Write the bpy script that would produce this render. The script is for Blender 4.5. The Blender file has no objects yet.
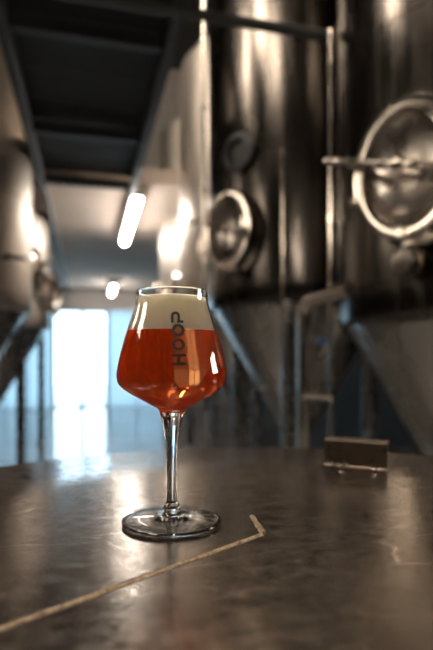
import bpy, math, random
from mathutils import Vector, Matrix
random.seed(7)
C = bpy.context.scene.collection
PI = math.pi

# ------------------------------------------------------------------ ground frame
YAW = math.radians(13.9)
FWD = Vector((math.sin(YAW), math.cos(YAW), 0))
RGT = Vector((math.cos(YAW), -math.sin(YAW), 0))
EYE = 1.185            # eye height
TOP = 1.05             # bar table height
FPX, HORIZON = 520.0, 365.0

def W(lat, dep, z):
    """a place given as metres to the right, metres ahead, metres above the floor"""
    v = RGT * lat + FWD * dep
    return Vector((v.x, v.y, z))

def at(px, py, dep):
    return W((px - 216.5) / FPX * dep, dep, EYE + (HORIZON - py) / FPX * dep)

# ------------------------------------------------------------------ mesh builder
class MB:
    def __init__(s):
        s.v, s.f = [], []
    def add(s, vs, fs):
        b = len(s.v)
        s.v += [Vector(p) for p in vs]
        s.f += [tuple(b + i for i in f) for f in fs]
        return s
    def box(s, c, size, M=None, bev=0.0):
        x, y, z = [k / 2 for k in size]
        c = Vector(c)
        if bev <= 0:
            vs = [Vector((sx * x, sy * y, sz * z)) for sx in (-1, 1) for sy in (-1, 1) for sz in (-1, 1)]
            fs = [(0, 1, 3, 2), (4, 6, 7, 5), (0, 4, 5, 1), (2, 3, 7, 6), (0, 2, 6, 4), (1, 5, 7, 3)]
        else:
            # rounded prism: bevelled outline in xy, inset at both z ends
            b = min(bev, x * .9, y * .9, z * .9)
            def ring(zz, ins):
                X, Y = x - ins, y - ins
                k = b * .7
                return [Vector(p + (zz,)) for p in ((-X + k, -Y), (X - k, -Y), (X, -Y + k), (X, Y - k), (X - k, Y), (-X + k, Y), (-X, Y - k), (-X, -Y + k))]
            vs = ring(-z, b) + ring(-z + b, 0) + ring(z - b, 0) + ring(z, b)
            fs = [tuple(range(7, -1, -1)), tuple(range(24, 32))]
            for r in range(3):
                for i in range(8):
                    j = (i + 1) % 8
                    fs.append((r * 8 + i, r * 8 + j, r * 8 + 8 + j, r * 8 + 8 + i))
        if M is not None:
            vs = [M @ p for p in vs]
        return s.add([p + c for p in vs], fs)
    def lathe(s, prof, seg=48, M=None, ex=1.0, ey=1.0, open_=True):
        """profile of (radius, height) turned about z"""
        vs, fs, rows = [], [], []
        for r, h in prof:
            if r < 1e-7:
                rows.append([len(vs)]); vs.append(Vector((0, 0, h)))
            else:
                row = []
                for i in range(seg):
                    a = 2 * PI * i / seg
                    row.append(len(vs)); vs.append(Vector((r * math.cos(a) * ex, r * math.sin(a) * ey, h)))
                rows.append(row)
        for A, B in zip(rows, rows[1:]):
            for i in range(seg):
                j = (i + 1) % seg
                if len(A) == 1 and len(B) == 1: continue
                if len(A) == 1: fs.append((A[0], B[j], B[i]))
                elif len(B) == 1: fs.append((A[i], A[j], B[0]))
                else: fs.append((A[i], A[j], B[j], B[i]))
        if M is not None: vs = [M @ p for p in vs]
        return s.add(vs, fs)
    def tube(s, path, r, seg=16, closed=False, caps=True):
        path = [Vector(p) for p in path]
        n = len(path)
        rad = r if isinstance(r, (list, tuple)) else [r] * n
        vs, fs = [], []
        up = None
        for i, p in enumerate(path):
            if closed: d = path[(i + 1) % n] - path[i - 1]
            else: d = path[min(i + 1, n - 1)] - path[max(i - 1, 0)]
            d.normalize()
            if up is None:
                up = Vector((0, 0, 1)) if abs(d.z) < .9 else Vector((1, 0, 0))
            a = (up - d * up.dot(d)).normalized(); up = a
            b = d.cross(a)
            for k in range(seg):
                t = 2 * PI * k / seg
                vs.append(p + (a * math.cos(t) + b * math.sin(t)) * rad[i])
        m = n if closed else n - 1
        for i in range(m):
            for k in range(seg):
                l = (k + 1) % seg; q = (i + 1) % n
                fs.append((i * seg + k, i * seg + l, q * seg + l, q * seg + k))
        if caps and not closed:
            fs.append(tuple(range(seg - 1, -1, -1)))
            fs.append(tuple((n - 1) * seg + k for k in range(seg)))
        return s.add(vs, fs)
    def build(s, name, m, parent=None, smooth=35, base=None):
        me = bpy.data.meshes.new(name)
        off = Vector((0, 0, 0))
        if base is not None: off = Vector(base)
        me.from_pydata([tuple(p - off) for p in s.v], [], s.f)
        me.update()
        if smooth:
            me.shade_smooth()
            me.set_sharp_from_angle(angle=math.radians(smooth))
        me.materials.append(m)
        o = bpy.data.objects.new(name, me)
        C.objects.link(o)
        if parent is not None:
            o.parent = parent
        if base is not None: o.location = off
        return o

def bend(path, rad=.06, n=8):
    """round the corners of a polyline"""
    P = [Vector(p) for p in path]
    out = [P[0]]
    for a, b, c in zip(P, P[1:], P[2:]):
        d0, d1 = (a - b), (c - b)
        k = min(rad, d0.length * .49, d1.length * .49)
        s, e = b + d0.normalized() * k, b + d1.normalized() * k
        for i in range(n + 1):
            t = i / n
            out.append(s * (1 - t) ** 2 + b * 2 * t * (1 - t) + e * t * t)
    out.append(P[-1])
    return out

def thing(name, label, cat, loc=(0, 0, 0), group=None, rz=0):
    o = bpy.data.objects.new(name, None)
    C.objects.link(o)
    o.empty_display_size = .05
    o.location = loc
    o.rotation_euler = (0, 0, rz)
    return tag(o, label, cat, group)

def tag(o, label, cat, group=None):
    o['label'] = label; o['category'] = cat
    if group: o['group'] = group
    return o

def struct(o):
    o['kind'] = 'structure'
    return o

# ------------------------------------------------------------------ materials
class N:
    def __init__(s, name):
        s.m = bpy.data.materials.new(name); s.m.use_nodes = True
        s.t = s.m.node_tree; s.t.nodes.clear()
        s.out = s.new('ShaderNodeOutputMaterial')
    def new(s, typ, **kw):
        n = s.t.nodes.new(typ)
        for k, v in kw.items():
            if k in n.inputs: n.inputs[k].default_value = v
            else: setattr(n, k, v)
        return n
    def link(s, a, b): s.t.links.new(a, b)
    def ramp(s, fac, stops):
        r = s.new('ShaderNodeValToRGB')
        e = r.color_ramp.elements
        while len(e) < len(stops): e.new(.5)
        for i, (p, c) in enumerate(stops):
            e[i].position = p
            e[i].color = c if isinstance(c, tuple) else (c, c, c, 1)
        s.link(fac, r.inputs[0])
        return r.outputs[0]
    def noise(s, scale, detail=4, rough=.6, stretch=None, coord='Object'):
        tc = s.new('ShaderNodeTexCoord')
        mp = s.new('ShaderNodeMapping')
        if stretch: mp.inputs['Scale'].default_value = stretch
        s.link(tc.outputs[coord], mp.inputs[0])
        n = s.new('ShaderNodeTexNoise')
        n.inputs['Scale'].default_value = scale
        n.inputs['Detail'].default_value = detail
        n.inputs['Roughness'].default_value = rough
        s.link(mp.outputs[0], n.inputs['Vector'])
        return n.outputs['Fac']
    def bump(s, h, strength, dist=.01):
        b = s.new('ShaderNodeBump')
        b.inputs['Strength'].default_value = strength
        b.inputs['Distance'].default_value = dist
        s.link(h, b.inputs['Height'])
        return b.outputs[0]

def rgb(*c): return (c[0], c[1], c[2], 1)

def plain(name, col, rough=.5, metal=0., var=.15, scale=8, bump=0., stretch=None, rvar=.08):
    n = N(name)
    p = n.new('ShaderNodeBsdfPrincipled')
    p.inputs['Metallic'].default_value = metal
    f = n.noise(scale, stretch=stretch)
    lo = tuple(k * (1 - var) for k in col) + (1,)
    hi = tuple(min(1, k * (1 + var)) for k in col) + (1,)
    n.link(n.ramp(f, [(.3, lo), (.7, hi)]), p.inputs['Base Color'])
    n.link(n.ramp(f, [(.3, max(.02, rough - rvar)), (.7, rough + rvar)]), p.inputs['Roughness'])
    if bump:
        n.link(n.bump(f, bump), p.inputs['Normal'])
    n.link(p.outputs[0], n.out.inputs[0])
    return n.m

def emit(name, col, strength):
    n = N(name)
    e = n.new('ShaderNodeEmission')
    e.inputs['Color'].default_value = rgb(*col)
    e.inputs['Strength'].default_value = strength
    n.link(e.outputs[0], n.out.inputs[0])
    return n.m

M = {}
M['steel'] = plain('brushed_steel', (.60, .54, .48), .46, 1, .12, 2.2, stretch=(6, 6, .5))  # lit copy of the tank steel, lamplight put into a lighter base
M['shaded_tank'] = plain('shaded_brushed_steel', (.072, .063, .055), .22, 1, .15, 2.2, stretch=(6, 6, .5))  # shaded copy of the tank steel, dim reflections put into a darker base
M['cone_steel'] = plain('satin_cone_steel', (.27, .255, .24), .27, 1, .06, 1.5, stretch=(3, 3, .5), rvar=.02)
M['polished'] = plain('polished_steel', (.66, .59, .52), .16, 1, .08, 6)
M['hatch'] = plain('satin_hatch_steel', (.30, .265, .235), .3, 1, .1, 6)
M['leg_steel'] = plain('leg_steel', (.30, .30, .30), .26, 1, .12, 5)
M['dark_steel'] = plain('painted_dark_steel', (.06, .06, .058), .55, .3, .3, 4)
M['deck'] = plain('walkway_deck', (.02, .0195, .018), .7, .2, .4, 5)
M['rail'] = plain('grey_rail_paint', (.22, .21, .20), .6, 0, .1, 5)
M['rubber'] = plain('black_rubber', (.02, .02, .02), .6)
M['blue'] = plain('blue_plastic', (.02, .12, .35), .4)
M['wall'] = plain('dark_wall', (.028, .025, .022), .8, 0, .25, 1.2, .1)
M['pale_wall'] = plain('pale_end_wall', (.50, .46, .43), .8, 0, .06, 1.2)
M['hall_ceiling'] = plain('hall_ceiling_paint', (.07, .065, .06), .9, 0, .2, 1)
M['mezz'] = plain('pale_ceiling_paint', (.58, .48, .41), .85, 0, .1, 1.5)
M['floor'] = plain('sealed_concrete', (.17, .165, .16), .17, 0, .25, 1.5, .02, rvar=.05)
M['ground'] = plain('pale_paving', (.6, .6, .58), .8, 0, .1, 2)
M['frame'] = plain('door_frame_paint', (.30, .33, .36), .5, .2, .1, 4)
M['lamp_case'] = plain('lamp_case_enamel', (.7, .7, .68), .4, 0, .05, 5)
M['lamp'] = emit('lamp_diffuser', (1, .93, .84), 18)
M['added_fill'] = emit('added_fill_diffuser', (1, .88, .74), 30)  # glow of the fill lamp added over the table
M['added_pane'] = emit('added_glow_pane', (1, .86, .70), 7)  # glowing panes added out of view for the hatch highlights
M['sidepane'] = emit('frosted_side_pane', (1, .86, .70), 26)
M['highpane'] = emit('high_daylight_pane', (1, .86, .70), 26)
M['solder'] = plain('tarnished_solder', (.25, .18, .11), .36, .9, .6, 160, .8)
M['grime'] = plain('dark_seam_grime', (.05, .04, .03), .5, .2, .4, 80)
M['holder'] = plain('brown_steel_sheet', (.12, .096, .076), .3, .9, .15, 30)
M['ink'] = plain('black_print', (.018, .012, .008), .45)

def table_mat():
    n = N('worn_metal_tabletop')
    p = n.new('ShaderNodeBsdfPrincipled')
    p.inputs['Metallic'].default_value = .95
    big = n.noise(5, 5, .6)
    mid = n.noise(60, 10, .75, stretch=(1, 1.2, 1))
    fine = n.noise(260, 6, .7, stretch=(.6, 2.4, 1))
    mix = n.new('ShaderNodeMath', operation='MULTIPLY_ADD'); mix.inputs[1].default_value = .45
    n.link(mid, mix.inputs[0])
    m2 = n.new('ShaderNodeMath', operation='MULTIPLY'); m2.inputs[1].default_value = .55
    n.link(big, m2.inputs[0]); n.link(m2.outputs[0], mix.inputs[2])
    col = n.ramp(mix.outputs[0], [(.40, rgb(.105, .084, .067)), (.5, rgb(.165, .134, .109)), (.60, rgb(.25, .205, .168))])
    # bright scratches: a voronoi edge net stretched one way
    tc = n.new('ShaderNodeTexCoord'); mp = n.new('ShaderNodeMapping')
    mp.inputs['Scale'].default_value = (1, 2.6, 1); mp.inputs['Rotation'].default_value = (0, 0, .5)
    n.link(tc.outputs['Object'], mp.inputs[0])
    wob = n.new('ShaderNodeTexNoise'); wob.inputs['Scale'].default_value = 9
    n.link(mp.outputs[0], wob.inputs['Vector'])
    ad = n.new('ShaderNodeVectorMath', operation='MULTIPLY_ADD')
    ad.inputs[1].default_value = (.12, .12, 0)
    n.link(wob.outputs['Color'], ad.inputs[0]); n.link(mp.outputs[0], ad.inputs[2])
    vo = n.new('ShaderNodeTexVoronoi', feature='DISTANCE_TO_EDGE'); vo.inputs['Scale'].default_value = 7
    n.link(ad.outputs[0], vo.inputs['Vector'])
    line = n.ramp(vo.outputs['Distance'], [(0, 1), (.015, 0)])
    gate = n.ramp(n.noise(55, 5, .7, stretch=(.8, 1.3, 1)), [(.42, 0), (.54, 1)])
    sc = n.new('ShaderNodeMath', operation='MULTIPLY'); n.link(line, sc.inputs[0]); n.link(gate, sc.inputs[1])
    cm = n.new('ShaderNodeMix', data_type='RGBA')
    n.link(sc.outputs[0], cm.inputs[0]); n.link(col, cm.inputs[6]); cm.inputs[7].default_value = rgb(.42, .36, .30)
    sp = n.ramp(n.noise(520, 4, .8), [(.55, 0), (.66, .8)])
    cs = n.new('ShaderNodeMix', data_type='RGBA')
    n.link(sp, cs.inputs[0]); n.link(cm.outputs[2], cs.inputs[6]); cs.inputs[7].default_value = rgb(.48, .41, .34)
    n.link(cs.outputs[2], p.inputs['Base Color'])
    n.link(n.ramp(mid, [(.40, .13), (.60, .27)]), p.inputs['Roughness'])
    p.inputs['Anisotropic'].default_value = .55          # brushed across, so highlights run long
    tg = n.new('ShaderNodeCombineXYZ')
    for i, k in enumerate(FWD): tg.inputs[i].default_value = k
    n.link(tg.outputs[0], p.inputs['Tangent'])
    hs = n.new('ShaderNodeMath', operation='ADD'); n.link(fine, hs.inputs[0]); n.link(mid, hs.inputs[1])
    n.link(n.bump(hs.outputs[0], .045, .002), p.inputs['Normal'])
    n.link(p.outputs[0], n.out.inputs[0])
    return n.m
M['table'] = table_mat()

def glass_mat():
    n = N('clear_glass')
    g = n.new('ShaderNodeBsdfGlass'); g.inputs['IOR'].default_value = 1.5; g.inputs['Roughness'].default_value = 0
    g.inputs['Color'].default_value = rgb(.985, .99, .985)
    n.link(g.outputs[0], n.out.inputs[0])
    return n.m
M['glass'] = glass_mat()

def beer_mat():
    n = N('amber_beer')
    g = n.new('ShaderNodeBsdfGlass'); g.inputs['IOR'].default_value = 1.335 / 1.5; g.inputs['Roughness'].default_value = 0
    d = n.new('ShaderNodeBsdfDiffuse'); d.inputs['Color'].default_value = rgb(.97, .10, .004)
    t = n.new('ShaderNodeBsdfTranslucent'); t.inputs['Color'].default_value = rgb(.98, .15, .006)
    a = n.new('ShaderNodeMixShader'); a.inputs[0].default_value = .5
    n.link(d.outputs[0], a.inputs[1]); n.link(t.outputs[0], a.inputs[2])
    m = n.new('ShaderNodeMixShader'); m.inputs[0].default_value = .47
    n.link(g.outputs[0], m.inputs[1]); n.link(a.outputs[0], m.inputs[2])
    n.link(m.outputs[0], n.out.inputs[0])
    v = n.new('ShaderNodeVolumeAbsorption')
    v.inputs['Color'].default_value = rgb(.93, .50, .04); v.inputs['Density'].default_value = 34
    n.link(v.outputs[0], n.out.inputs['Volume'])
    return n.m
M['beer'] = beer_mat()

def foam_mat():
    n = N('cream_foam')
    p = n.new('ShaderNodeBsdfPrincipled')
    f = n.noise(420, 3)
    n.link(n.ramp(f, [(.3, rgb(.98, .80, .60)), (.7, rgb(1, .86, .67))]), p.inputs['Base Color'])
    p.inputs['Roughness'].default_value = .8
    p.inputs['Subsurface Weight'].default_value = .5
    p.inputs['Subsurface Radius'].default_value = (.022, .021, .02)
    p.inputs['Subsurface Scale'].default_value = 1
    n.link(n.bump(f, .3, .0006), p.inputs['Normal'])
    n.link(p.outputs[0], n.out.inputs[0])
    return n.m
M['foam'] = foam_mat()

def pane_mat():
    n = N('door_glass')
    t = n.new('ShaderNodeBsdfTransparent'); t.inputs[0].default_value = rgb(.95, .98, 1)
    g = n.new('ShaderNodeBsdfGlossy'); g.inputs['Roughness'].default_value = .03
    m = n.new('ShaderNodeMixShader'); m.inputs[0].default_value = .06
    n.link(t.outputs[0], m.inputs[1]); n.link(g.outputs[0], m.inputs[2]); n.link(m.outputs[0], n.out.inputs[0])
    return n.m
M['pane'] = pane_mat()

def translucent_mat():
    n = N('translucent_panel')
    t = n.new('ShaderNodeBsdfTranslucent'); t.inputs[0].default_value = rgb(.52, .60, .64)
    d = n.new('ShaderNodeBsdfDiffuse'); d.inputs[0].default_value = rgb(.7, .72, .74)
    m = n.new('ShaderNodeMixShader'); m.inputs[0].default_value = .25
    n.link(t.outputs[0], m.inputs[1]); n.link(d.outputs[0], m.inputs[2]); n.link(m.outputs[0], n.out.inputs[0])
    return n.m
M['frosted'] = translucent_mat()

# ------------------------------------------------------------------ the hall
XL, XR, YB, YE, ZC = -4.2, 4.6, -5.0, 15.0, 9.8
def slab(name, c, size, m):
    return struct(MB().box(c, size).build(name, m, smooth=0))
slab('floor', ((XL + XR) / 2, (YB + YE) / 2, -.05), (XR - XL + .4, YE - YB + .4, .1), M['floor'])
slab('ceiling', ((XL + XR) / 2, (YB + YE) / 2, ZC + .05), (XR - XL + .4, YE - YB + .4, .1), M['hall_ceiling'])
slab('wall_left', (XL - .1, (YB + YE) / 2, ZC / 2), (.2, YE - YB, ZC), M['wall'])
slab('wall_right', (XR + .1, (YB + YE) / 2, ZC / 2), (.2, YE - YB, ZC), M['wall'])
def holed_wall(name, y, holes, thick=.2):
    """wall across the hall with rectangular holes (x0, x1, z0, z1) in one band"""
    b = MB()
    z0, z1 = holes[0][2], holes[0][3]
    if z0 > .01: b.box(((XL + XR) / 2, y, z0 / 2), (XR - XL, thick, z0))
    b.box(((XL + XR) / 2, y, (z1 + ZC) / 2), (XR - XL, thick, ZC - z1))
    xs = [XL] + [k for h in holes for k in h[:2]] + [XR]
    for a, c in zip(xs[::2], xs[1::2]):
        b.box(((a + c) / 2, y, (z0 + z1) / 2), (c - a, thick, z1 - z0))
    return struct(b.build(name, M['pale_wall'], smooth=0))

# end of the aisle: glazed screen with a double glass door
DZ = 2.75
SX0, SX1, DX0, DX1 = -3.4, 2.2, -.95, .55
holed_wall('wall_end', YE + .1, [(SX0, SX1, 0, DZ)])
d = struct(MB().box(((DX0 + DX1) / 2, YE + .06, DZ - .04), (DX1 - DX0, .08, .08)).build('door_1', M['frame'], smooth=0))
fr = MB()
for x in (DX0 + .03, -.15, DX1 - .03):
    fr.box((x, YE + .06, DZ / 2 - .04), (.06 if x != -.15 else .09, .07, DZ - .08))
fr.box(((DX0 + DX1) / 2, YE + .06, .025), (DX1 - DX0, .07, .05))
fr.build('frame', M['frame'], d, 0)
for a, c in ((DX0 + .06, -.195), (-.105, DX1 - .06)):
    MB().box(((a + c) / 2, YE + .06, DZ / 2), (c - a, .012, DZ - .2)).build('pane', M['pane'], d, 0)
for k, (a, c) in enumerate(((SX0, DX0), (DX1, SX1))):
    w = struct(MB().box(((a + c) / 2, YE + .06, DZ / 2), (c - a, .03, DZ)).build('window_%d' % (k + 1), M['frosted'], smooth=0))
    f = MB()
    n = max(1, round((c - a) / .68))
    for i in range(n + 1):
        f.box((a + .02 + (c - a - .04) * i / n, YE + .02, DZ / 2), (.035, .05, DZ))
    f.build('frame', M['frame'], w, 0)
struct(MB().box((0, YE + 8, -.06), (40, 15.6, .1)).build('ground_outside', M['ground'], smooth=0))

# high windows and two added low panes in the left wall, one window in the right wall, plain wall behind the bar table
slab('wall_back', ((XL + XR) / 2, YB - .1, ZC / 2), (XR - XL, .2, ZC), M['wall'])
def side_window(num, x, y0, y1, z0, z1, nx, nz, m):
    w = struct(MB().box((x, (y0 + y1) / 2, (z0 + z1) / 2), (.02, y1 - y0, z1 - z0)).build('window_%d' % num, m, smooth=0))
    f = MB(); sx = .04 if x < 0 else -.04
    for i in range(nx + 1): f.box((x + sx, y0 + (y1 - y0) * i / nx, (z0 + z1) / 2), (.06, .06, z1 - z0 + .06))
    for i in range(nz + 1): f.box((x + sx, (y0 + y1) / 2, z0 + (z1 - z0) * i / nz), (.06, y1 - y0, .06))
    f.build('frame', M['frame'], w, 0)
side_window(3, XL + .02, -1.9, -.1, 7.7, 9.3, 3, 2, M['highpane'])
side_window(4, XL + .02, .7, 2.5, 7.7, 9.3, 3, 2, M['highpane'])
side_window(5, XL + .02, 3.3, 4.3, 6.3, 8.1, 2, 2, M['highpane'])
side_window(7, XL + .02, .9, 2.1, 3.2, 4.2, 1, 1, M['added_pane'])  # unseen low window, added to light up the foreground hatch
side_window(8, XL + .02, 3.9, 4.9, 3.2, 4.2, 2, 2, M['added_pane'])  # unseen low window, added for highlights on the second tank's hatch
side_window(6, XR - .02, -.1, 1.1, 1.6, 2.6, 2, 2, M['sidepane'])

# low pale ceiling over the far end of the aisle
MZ = 3.3
slab('ceiling_low', (.0, (6.05 + YE) / 2, MZ + .08), (3.6, YE - 6.05, .16), M['mezz'])

# ------------------------------------------------------------------ overhead walkway
wk = thing('overhead_walkway', 'dark steel walkway frame overhead between the two rows of tanks', 'walkway', (0, 4, 3.2))
inv = Matrix.Translation((0, -4, -3.2))
def wpart(name, b, m, p=wk):
    b.v = [inv @ v for v in b.v]
    return b.build(name, m, p, 35)
for x in (-.49, .5):
    wpart('side_beam', MB().box((x, 3.6, 3.22), (.07, 4.9, .14), bev=.008), M['dark_steel'])
for y in (3.3, 4.72, 6.0):
    wpart('cross_beam', MB().box((.005, y, 3.23), (.92, .07, .1), bev=.008), M['dark_steel'])
dk = MB()
for i in range(12):
    dk.box((.005, 1.3 + i * .4, 3.31), (1.05, .385, .03))
wpart('deck', dk, M['deck'])

# rail under the low ceiling, in line with the walkway beam
o = MB().box((-.49, (6.1 + YE) / 2, MZ - .05), (.06, YE - 6.2, .1), bev=.006).build('ceiling_rail', M['rail'], base=(-.49, 10, MZ - .05))
tag(o, 'long grey rail under the pale ceiling, beside the left tank row', 'rail')

# lamps
def lamp(y0, y1, x, label, z=3.12, top=MZ, dm='lamp'):
    t = thing('ceiling_lamp', label, 'lamp', (x, (y0 + y1) / 2, z), 'ceiling lamps along the aisle')
    L = y1 - y0
    MB().box((0, 0, .05), (.14, L, .06), bev=.01).build('housing', M['lamp_case'], t)
    MB().tube([(0, -L / 2 + .02, 0), (0, L / 2 - .02, 0)], .055, 16).build('diffuser', M[dm], t)
    for s in (-1, 1):
        MB().tube([(0, s * L * .35, .07), (0, s * L * .35, top - z)], .008, 8).build('hanger', M['dark_steel'], t)
lamp(6.1, 8.3, .56, 'long bright tube lamp nearest, under the pale ceiling of the aisle')
lamp(-.35, .95, .1, 'added fill lamp hanging unseen high above the round table', 2.7, ZC, 'added_fill')  # out of view, added to brighten the foam
lamp(13.0, 14.4, .62, 'small distant tube lamp above the glass door at the aisle end')

# ------------------------------------------------------------------ tanks
def frame_at(c, n):
    """matrix whose z axis is the outward normal n, x axis to the side, y axis up"""
    n = Vector(n).normalized(); y = Vector((0, 0, 1)); x = y.cross(n).normalized()
    m = Matrix((x, y, n)).transposed().to_4x4()
    m.translation = Vector(c)
    return m

def ellipse_tube(mb, a, b, z, r, seg=56, ts=10):
    return mb.tube([(a * math.cos(2 * PI * i / seg), b * math.sin(2 * PI * i / seg), z) for i in range(seg)], r, ts, closed=True)

def moved(mb, m):
    mb.v = [m @ v for v in mb.v]
    return mb

def manhole(t, x, y, R, z, n, s=1.0, tilt=17):
    """oval door set in a welded neck; parts of the tank t"""
    n = Vector((n[0], n[1], 0)).normalized()
    m = frame_at(n * (R - .035) + Vector((0, 0, z)), n)
    a, b = .225 * s, .285 * s
    neck = MB().lathe([(1.1, 0), (1.09, .03), (1.03, .05), (1.0, .07), (1.0, .125), (1.04, .128), (1.05, .136), (1.04, .149), (1.02, .151), (.91, .15), (.90, .14), (.90, .06)], 56, None, a, b)
    nk = moved(neck, m).build('manhole_neck', M['polished'], t)
    dr = MB().lathe([(.91, .115), (.91, .135), (.87, .145), (.8, .142), (.74, .12), (.6, .098), (.4, .082), (.2, .074), (0, .072)], 56, None, a, b)
    moved(dr, m).build('door', M['hatch'], nk)
    rg = ellipse_tube(MB(), a * .8, b * .84, .158, .013 * s)
    moved(rg, m).build('door_rim', M['polished'], nk)
    flip = Matrix.Scale(-1, 4, (1, 0, 0)); turn = Matrix.Rotation(math.radians(-tilt), 4, 'Z')
    # locking bar with boss, nuts and grip
    bar = MB()
    bar.tube([(-a * .95, .0, .175), (-a * .5, .004, .19), (a * .2, .006, .19), (a * 1.28, .01, .19)], .014 * s, 12)
    for q, r in ((-.30, .024), (.02, .028), (.34, .022), (.98, .024)):
        bar.tube([(a * q - .018, .005, .19), (a * q + .018, .005, .19)], r * s, 10)
    bar.tube([(-a * .82, -.05, .17), (-a * .82, .05, .17)], .017, 10)
    moved(bar, m @ turn @ flip).build('locking_bar', M['polished'], nk)
    g = MB().tube([(a * 1.26, .01, .19), (a * 1.36, .01, .19), (a * 1.62, .012, .19), (a * 1.68, .012, .19)], [.014, .02, .02, .016], 12)
    moved(g, m @ turn @ flip).build('grip', M['polished'], nk)
    # hinge and lower latch
    h = MB()
    h.box((a * 1.12, -.09, .13), (.05, .045, .07), bev=.006)
    h.tube([(a * 1.16, -.16, .16), (a * 1.16, -.03, .16)], .014, 10)
    moved(h, m @ flip).build('hinge', M['polished'], nk)
    l = MB()
    l.box((a * .25, -b * 1.04, .13), (.13, .035, .06), bev=.006)
    l.tube([(a * .0, -b * 1.02, .165), (a * .55, -b * 1.02, .165)], .013, 10)
    l.tube([(a * .05, -b * .98, .17), (a * .05, -b * .98, .215)], .018, 10)
    moved(l, m).build('latch', M['polished'], nk)
    return nk

def tank(label, x, y, zc, legaz, mn, mz, R=.76, Rc=.70, detail=True, port=None, ztop=4.6, ms=1.0, extra=None, bm='steel'):
    t = thing('fermentation_tank', label, 'tank', (x, y, 0), 'conical steel tanks')
    b = MB()
    b.lathe([(R - .08, zc + .0), (R - .035, zc - .012), (R - .012, zc + .0), (R, zc + .02), (R, zc + .14), (R + .006, zc + .145), (R + .006, zc + .165), (R, zc + .17),
             (R, 2.75), (R + .004, 2.755), (R + .004, 2.775), (R, 2.78), (R, ztop), (R * .97, ztop + .08), (R * .85, ztop + .2), (R * .6, ztop + .32), (R * .25, ztop + .39), (0, ztop + .4)], 96)
    b.build('body', M[bm], t)
    rt = .055
    L = (Rc - rt) / math.tan(math.radians(29.5))
    zb = max(zc - L, .22)
    rt = Rc - (zc - zb) * math.tan(math.radians(29.5))
    k = MB().lathe([(Rc, zc + .03), (Rc, zc - .012), (Rc - .012, zc - .035), (rt, zb), (rt * .9, zb - .01), (0, zb - .012)], 96)
    k.build('cone', M['cone_steel'], t)
    out = MB()
    out.lathe([(min(rt, .05), zb - .005), (min(rt, .05), zb - .06), (.07, zb - .06), (.07, zb - .08), (.045, zb - .08), (.045, .12), (0, .12)], 24)
    out.build('outlet', M['polished'], t)
    for i in range(3):
        a = legaz + i * PI * 2 / 3
        px, py = math.cos(a), math.sin(a)
        rl = R - .055
        lg = MB().tube([(px * rl, py * rl, .03), (px * rl, py * rl, zc + .02)], .047, 18).build('leg', M['leg_steel'], t)
        MB().lathe([(0, 0), (.075, 0), (.075, .02), (.05, .03), (.05, .06)], 18, Matrix.Translation((px * rl, py * rl, 0))).build('foot_pad', M['leg_steel'], lg)
    manhole(t, x, y, R, mz, mn, ms)
    if port:
        pn, pz = port
        pn = Vector((pn[0], pn[1], 0)).normalized()
        m = frame_at(pn * (R - .02) + Vector((0, 0, pz)), pn)
        p = MB().lathe([(.12, 0), (.12, .05), (.135, .055), (.135, .08), (.10, .085), (.085, .06), (.085, .045), (0, .045)], 32)
        sp = moved(p, m).build('sight_port', M['dark_steel'], t)
        for i in range(6):
            a = PI / 3 * i
            q = MB().tube([(.117 * math.cos(a), .117 * math.sin(a), .078), (.117 * math.cos(a), .117 * math.sin(a), .098)], .011, 6)
            moved(q, m).build('bolt', M['dark_steel'], sp)
    if extra: extra(t, R, zc)
    return t

AISLE = (-.975, -.21)
t2c = W(1.43, 2.8, 0); t1c = W(.69, 4.4, 0)
def worldaz(lat, dep):
    v = RGT * lat + FWD * dep
    return math.atan2(v.y, v.x)

def near_extra(t, R, zc):
    # bottom fitting of the jacket below the manhole: elbow, clamp and butterfly valve
    n = Vector((-.87, -.49, 0)).normalized(); n3 = Vector((n.x, n.y, 0))
    m = frame_at(n3 * (R - .02) + Vector((0, 0, zc + .22)), n3)
    v = MB()
    v.tube([(0, 0, 0), (0, 0, .10)], .036, 16)
    v.tube([(0, 0, .05), (0, 0, .066)], .055, 20)
    v.tube([(0, 0, .10), (0, 0, .15)], .05, 20)
    v.tube([(0, .0, .125), (0, .075, .125)], .016, 12)
    vb = moved(v, m).build('drain_valve', M['polished'], t)
    h = MB().tube([(0, .07, .125), (.02, .075, .13), (.14, .085, .15)], [.014, .013, .017], 12)
    moved(h, m).build('lever', M['polished'], vb)

tank('large tank in right foreground with big open-rimmed round hatch, cut by right edge', t2c.x, t2c.y, 1.40, worldaz(-.45, .54), (-.87, -.49), 2.02, extra=near_extra, ms=1.03, bm='shaded_tank')
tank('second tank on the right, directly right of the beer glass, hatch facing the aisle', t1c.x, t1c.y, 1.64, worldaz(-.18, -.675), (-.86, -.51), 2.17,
     port=((-.82, -.57), 2.74), bm='shaded_tank')
tank('third tank on the right, seen just behind and above the beer glass', 1.80, 5.95, 1.64, .4, (-.75, .66), 2.13, ms=.9)
tank('farthest tank on the right, pale and blurred beside the nearest lamp', 1.80, 7.75, 1.64, .4, (-.98, -.15), 2.13, ms=.9)
def left_extra(t, R, zc):
    n = Vector((.75, -.66, 0)).normalized()
    m = frame_at(n * (R - .02) + Vector((0, 0, 2.14)), n)
    h = MB()
    h.tube([(0, 0, 0), (0, 0, .1)], .02, 12)
    h.tube([(-.03, 0, .1), (.16, .01, .12)], [.022, .016], 12)
    moved(h, m).build('sampling_tap', M['rubber'], t)
tank('nearest tank of the left row, its pale side cut by the left edge', -1.30, 5.45, 1.70, .5, (.80, .60), 2.2, extra=left_extra)
tank('second tank of the left row, blurred beyond the nearest left tank', -1.30, 7.9, 1.70, .5, (.97, -.25), 2.2)

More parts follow.
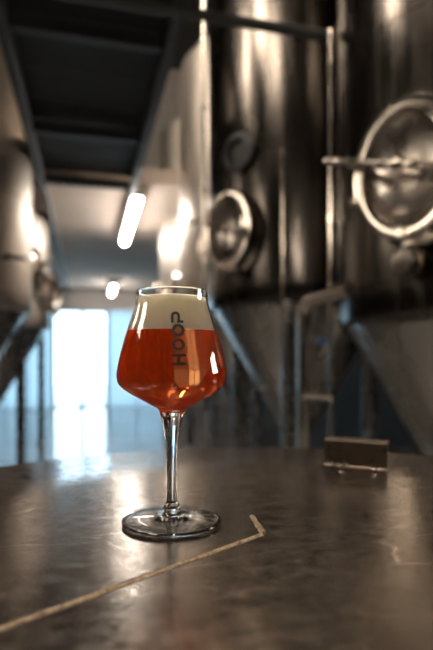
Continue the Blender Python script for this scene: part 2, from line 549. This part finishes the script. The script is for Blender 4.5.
# ------------------------------------------------------------------ pipes
def pipe(label, path, r, m='polished', rad=.1, clamps=()):
    base = Vector(path[0])
    t = thing('steel_pipe', label, 'pipe', base, 'steel pipes around the tanks')
    P = [Vector(p) - base for p in path]
    MB().tube(bend(P, rad), r, 18).build('tube', M[m], t)
    for c in clamps:
        c = Vector(c) - base
        k = MB()
        k.tube([c - Vector((0, 0, .018)), c + Vector((0, 0, .018))], r * 1.55, 16)
        k.build('clamp', M[m], t)
    return t

p = W(.66, 3.0, 0)
pipe('tall upright pipe left of the foreground tank, behind the hatch grip', [(p.x, p.y, 0), (p.x, p.y, 3.12)], .015,
     clamps=[(p.x, p.y, 2.02), (p.x, p.y, 1.55)])
p = W((204 - 216.5) / FPX * 3.78, 3.78, 0)
pipe('thin upright pipe along the left side of the second tank', [(p.x, p.y, 0), (p.x, p.y, 3.9)], .014,
     clamps=[(p.x, p.y, 3.05), (p.x, p.y, 2.45)])
p = W((283 - 216.5) / FPX * 3.52, 3.52, 0)
pipe('slim brassy pipe running up the front of the second tank', [(p.x, p.y, 1.66), (p.x, p.y, 2.5)] if False else [(p.x, p.y, 0), (p.x, p.y, 2.7)], .009)
a = at(304, 302, 2.9); b_ = at(350, 289, 2.5)
pt = pipe('thick bent pipe under the foreground tank, rising and turning toward its valve', [(a.x, a.y, 0), a, b_], .036, rad=.09)
# bend outlet: short bright rod and blue handle on the riser
base = Vector((a.x, a.y, 0))
c0 = at(303, 395, 2.87); c1 = at(334, 396, 2.8)
lv = MB().tube([c0 - base, c1 - base], .024, 14).build('cross_handle', M['polished'], pt)
c0 = at(306, 340, 2.9); c1 = at(322, 342, 2.8)
vb = MB().tube([c0 - base, c1 - base], .02, 12).build('small_valve', M['dark_steel'], pt)
MB().box(c1 - base, (.05, .05, .022), bev=.006).build('blue_knob', M['blue'], vb)
# pipe crossing overhead in front of the tanks
q0 = Vector((-3.9, 2.77, 3.09)); q1 = Vector((1.33, 2.77, 3.09))
cp = MB().tube([q0, q1], .03, 14).build('overhead_pipe', M['dark_steel'], base=(q0 + q1) / 2)
tag(cp, 'dark thin pipe crossing overhead from upper left to the foreground tank', 'pipe')

# ------------------------------------------------------------------ bar table
TR = .4583
tc = W(.0588, .3986, 0)
tb = thing('round_table', 'round bar table with worn metal top in the foreground', 'table', tc)
MB().lathe([(0, TOP - .035), (TR - .02, TOP - .035), (TR - .004, TOP - .03), (TR, TOP - .024), (TR, TOP - .006), (TR - .002, TOP - .0018), (TR - .006, TOP), (TR * .6, TOP), (TR * .25, TOP), (0, TOP)], 160).build('tabletop', M['table'], tb, 50)
MB().lathe([(.06, TOP - .035), (.05, TOP - .06), (.045, TOP - .3), (.045, .2), (.06, .08), (.09, .05)], 32).build('pedestal', M['dark_steel'], tb)
MB().lathe([(0, .06), (.1, .06), (.27, .03), (.29, .015), (.29, 0), (0, 0)], 64).build('foot_plate', M['dark_steel'], tb)
# soldered seam where two sheets of the top meet
def tl(px, py, up=0.0):
    dep = FPX * (EYE - TOP) / (py - HORIZON)
    return W((px - 216.5) / FPX * dep, dep, TOP + up) - tc
s0 = tl(0, 629); s1 = tl(262, 534.5); s2 = tl(252, 516.5)
d = (s0 - s1).normalized()
e = s1.copy()
while (e + d * .004).xy.length < TR - .012: e += d * .004
def ribbon(pts, w, h, wob):
    mb = MB(); prof = [(-.5, 0), (-.42, .55), (-.2, .95), (.1, 1), (.4, .6), (.5, 0)]
    vs, fs = [], []
    for i, p in enumerate(pts):
        dd = (pts[min(i + 1, len(pts) - 1)] - pts[max(i - 1, 0)]).normalized()
        sd = Vector((-dd.y, dd.x, 0))
        ww = w * (1 + random.uniform(-wob, wob)); hh = h * (1 + random.uniform(-.5, .5) * wob * 2)
        for u, v in prof:
            q = p + sd * u * ww; vs.append(Vector((q.x, q.y, TOP - .0002 + v * hh)))
    k = len(prof)
    for i in range(len(pts) - 1):
        for j in range(k - 1):
            fs.append((i * k + j, i * k + k + j, i * k + k + j + 1, i * k + j + 1))
    fs.append(tuple(range(k))); fs.append(tuple((len(pts) - 1) * k + j for j in range(k))[::-1])
    return mb.add(vs, fs)
def run(a, b, n): return [a.lerp(b, i / n) for i in range(n + 1)]
sdir = Vector((-d.y, d.x, 0))
ribbon(run(e, s1, 260), .0036, .0013, .22).build('seam', M['solder'], tb, 60)
for off, nm in ((.0028, 'seam_gap'), (-.0029, 'seam_gap')):
    ribbon(run(e + sdir * off, s1 + sdir * off, 120), .0013, .0005, .2).build(nm, M['grime'], tb, 60)
ribbon(run(s1 - d * .002, s2, 16), .005, .0018, .3).build('seam_corner', M['solder'], tb, 60)

# sheet metal holder screwed to the table top
hb0 = tl(325, 465) + tc; hb1 = tl(388, 471) + tc
mid = (hb0 + hb1) / 2; ax = (hb1 - hb0); Lh = ax.length; rz = math.atan2(ax.y, ax.x)
hd = thing('menu_holder', 'bent sheet-metal holder standing at the right rear of the table', 'holder', (mid.x, mid.y, TOP), None, rz)
th = .0022
prof = [(-.016, 0), (-.016, th), (-.0015, th), (.0, th + .0015), (.0, .0345), (.0015, .036), (.014, .0365), (.014, .0365 + th), (-.0012, .0365 + th), (-.0026, .036), (-.0026, th + .002)]
prof = [(-.016, .0002), (-.016, th), (-.0028, th), (-.0022, th + .001), (-.0022, .034), (-.001, .0365), (.001, .0375), (.013, .0375), (.013, .0353), (.0022, .0353), (.0002, .0335), (.0002, .0002)]
def extr(prof, x0, x1):
    n = len(prof)
    vs = [Vector((x0, y, z)) for y, z in prof] + [Vector((x1, y, z)) for y, z in prof]
    fs = [tuple(range(n)), tuple(range(2 * n - 1, n - 1, -1))]
    for i in range(n):
        j = (i + 1) % n
        fs.append((i, n + i, n + j, j))
    return MB().add(vs, fs)
extr(prof, -Lh / 2, Lh / 2).build('bent_plate', M['holder'], hd, 20)
for sx in (-.19, .33):
    MB().lathe([(.0042, .0002), (.0042, th + .0006), (.0034, th + .002), (.0015, th + .0028), (0, th + .003)], 20, Matrix.Translation((sx * Lh, -.0095, 0))).build('screw', M['polished'], hd)

# ------------------------------------------------------------------ the glass of beer
gx, gd = (172 - 216.5) / FPX * .445, .445
gc = W(gx, gd, TOP + .0003)
gl = thing('beer_glass', 'stemmed tulip beer glass standing on the metal table, dark lettering up its bowl', 'glass', gc)
mm = .001
def smoothprof(pts, n=4):
    """Catmull-Rom through the profile"""
    P = [Vector(p) for p in pts]; out = []
    for i in range(len(P) - 1):
        p0 = P[max(i - 1, 0)]; p1 = P[i]; p2 = P[i + 1]; p3 = P[min(i + 2, len(P) - 1)]
        for k in range(n):
            t = k / n
            out.append(.5 * ((2 * p1) + (p2 - p0) * t + (2 * p0 - 5 * p1 + 4 * p2 - p3) * t * t + (3 * p1 - p0 - 3 * p2 + p3) * t ** 3))
    out.append(P[-1])
    return [(max(v.x, 0) * mm * .98, v.y * mm * .99) for v in out]
OUT = [(11.6, 97), (14, 99.2), (20, 102.2), (27, 106), (35.5, 110.8), (43, 116), (46.6, 120.5), (47.9, 126), (47.7, 131), (45.8, 141), (43.2, 151.5), (38.4, 167.6), (34.4, 179.5), (32.2, 187), (31.3, 192), (30.9, 198.6)]
outer = smoothprof(OUT, 5)
INN = [(0, 97.2), (4, 97.5), (8, 98.8), (12.3, 101.0), (19.5, 104.2), (26.5, 107.8), (34.6, 112.4), (41.6, 117.4), (45.0, 121.6), (46.2, 126.5), (46.0, 131), (44.3, 141), (41.8, 151.5), (37.1, 167.2), (33.2, 179.2), (31.0, 187), (30.1, 192), (29.7, 198.6)]
inner = smoothprof(INN, 5)
LEVEL = .163
ilow = [p for p in inner if p[1] < LEVEL]
iup = [p for p in inner if p[1] > LEVEL]
def lerp_at(prof, h):
    for (r0, h0), (r1, h1) in zip(prof, prof[1:]):
        if h0 <= h <= h1: return r0 + (r1 - r0) * (h - h0) / (h1 - h0)
    return prof[-1][0]
rl = lerp_at(inner, LEVEL)
rim = [(.0301, .1976), (.0297, .198), (.0293, .1976)]
bowl = MB().lathe(outer + rim + iup[::-1] + [(rl, LEVEL)], 128)
bowl.build('bowl', M['glass'], gl, 0).data.shade_smooth()
stem = smoothprof([(7.6, 8.8), (6.9, 10.2), (7.6, 12), (7.8, 13.8), (6.6, 15.8), (5.2, 18), (4.8, 22), (4.8, 35), (4.9, 52), (5.1, 62), (5.8, 71), (7.2, 80), (8.9, 88), (10.3, 93.5), (11.6, 97)], 4)
MB().lathe(stem, 64).build('stem', M['glass'], gl, 0).data.shade_smooth()
foot = smoothprof([(0, 1.8), (15, 1.6), (30, .9), (37, .2), (39.5, 0), (42, .5), (43.2, 2), (42.6, 3.4), (40, 4.0), (30, 4.6), (20, 5.4), (12, 6.4), (9, 7.6), (7.6, 8.8)], 4)
MB().lathe(foot, 128).build('foot', M['glass'], gl, 0).data.shade_smooth()

# printed letters running up the bowl
sc = 1 / 8.66
def to_glass(cx, cy, lift):
    x, y = 155 + cx * sc, 300 + cy * sc
    r = .042
    for _ in range(6):
        h = (EYE - TOP) + (HORIZON - y) / FPX * (gd - r)
        r = lerp_at(outer, h)
    ph = 0
    for _ in range(6):
        s = (x - 216.5) / FPX * (gd - r * math.cos(ph)) - gx
        ph = math.asin(max(-1, min(1, s / r)))
    # front of the glass faces the viewer
    v = (RGT * math.sin(ph) - FWD * math.cos(ph)) * (r + lift)
    return Vector((v.x, v.y, h))
ink = MB()
def stroke(pts, w, closed=False):
    P = [Vector((a, b)) for a, b in pts]
    n = len(P); vs, fs = [], []
    for i, p in enumerate(P):
        if closed: d = P[(i + 1) % n] - P[i - 1]
        else: d = P[min(i + 1, n - 1)] - P[max(i - 1, 0)]
        d = d.normalized(); s = Vector((-d.y, d.x)) * w / 2
        for q in (p - s, p, p + s): vs.append(to_glass(q.x, q.y, .00025))
        for q in (p - s, p, p + s): vs.append(to_glass(q.x, q.y, .00006))
    for i in range(n if closed else n - 1):
        j = (i + 1) % n
        for k in range(2): fs.append((i * 6 + k, i * 6 + k + 1, j * 6 + k + 1, j * 6 + k))
        fs.append((i * 6, j * 6, j * 6 + 3, i * 6 + 3)); fs.append((i * 6 + 2, i * 6 + 5, j * 6 + 5, j * 6 + 2))
        for k in (3, 4): fs.append((i * 6 + k, j * 6 + k, j * 6 + k + 1, i * 6 + k + 1))
    ink.add(vs, fs)
def dens(pts, n=8):
    out = []
    for a, b in zip(pts, pts[1:]):
        for i in range(n): out.append((a[0] + (b[0] - a[0]) * i / n, a[1] + (b[1] - a[1]) * i / n))
    return out + [pts[-1]]
arc = [(177 + 28 * math.cos(t), 140 + 26 * math.sin(t)) for t in [PI + PI * i / 14 for i in range(15)]]
stroke(dens([(149, 200), (149, 142)], 4) + arc + dens([(205, 142), (205, 180)], 4), 22)
stroke(dens([(192, 189), (244, 189)], 6), 21)
for cx, cy in ((200, 264), (203, 390)):
    stroke([(cx + 42 * math.cos(2 * PI * i / 36), cy + 42 * math.sin(2 * PI * i / 36)) for i in range(36)], 25, True)
for cy in (483, 556): stroke(dens([(147, cy), (265, cy)], 12), 23)
stroke(dens([(206, 483), (206, 556)], 8), 22)
ink.build('printed_lettering', M['ink'], gl, 0)['label'] = 'black lettering printed up the front of the bowl'

# beer and foam inside the glass
br = thing('beer', 'clear amber-red beer with a cream foam head inside the stemmed glass', 'beer', gc)
LV = LEVEL - .00006
bm_ = MB().lathe([p for p in ilow if p[1] < LV - .0002] + [(lerp_at(inner, LV) - .00003, LV), (rl * .6, LV), (0, LV)], 128)
bm_.build('liquid', M['beer'], br, 40)
ft = .1912
fi = [(r - .0001, h) for r, h in inner if LEVEL + .0004 < h < ft]
MB().lathe([(0, LEVEL + .0001), (rl - .00012, LEVEL + .0001)] + fi + [(lerp_at(inner, ft) - .0001, ft), (lerp_at(inner, ft) * .93, ft + .0008), (.02, ft + .0016), (.01, ft + .002), (0, ft + .002)], 128).build('foam_head', M['foam'], br, 60)

# ------------------------------------------------------------------ light
wd = bpy.data.worlds.new('daylight'); bpy.context.scene.world = wd
wd.use_nodes = True
bg = wd.node_tree.nodes['Background']
bg.inputs[0].default_value = (.62, .84, 1, 1); bg.inputs[1].default_value = 2.7
pl = bpy.data.lights.new('door_daylight', 'AREA'); pl.shape = 'RECTANGLE'
pl.size = SX1 - SX0; pl.size_y = DZ; pl.cycles.is_portal = True
po = bpy.data.objects.new('door_daylight', pl); C.objects.link(po)
po.location = ((SX0 + SX1) / 2, YE + .3, DZ / 2); po.rotation_euler = (PI / 2, 0, PI) if False else (-PI / 2, 0, 0)

# ------------------------------------------------------------------ camera
cd = bpy.data.cameras.new('camera'); cam = bpy.data.objects.new('camera', cd); C.objects.link(cam)
cam.location = (0, 0, EYE); cam.rotation_euler = (PI / 2, 0, -YAW)
cd.sensor_fit = 'VERTICAL'; cd.sensor_height = 36; cd.sensor_width = 24
cd.lens = FPX / 650 * 36
cd.shift_y = (HORIZON - 325) / 650
cd.clip_start = .02
cd.dof.use_dof = True; cd.dof.focus_distance = .425; cd.dof.aperture_fstop = 4.0
S = bpy.context.scene
S.camera = cam
S.view_settings.view_transform = 'Standard'; S.view_settings.look = 'None'
S.view_settings.gamma = 1; S.view_settings.exposure = 1.3; S.view_settings.use_curve_mapping = False
S.cycles.use_denoising = True
S.cycles.max_bounces = 14; S.cycles.transmission_bounces = 14; S.cycles.transparent_max_bounces = 12
S.cycles.sample_clamp_indirect = 6
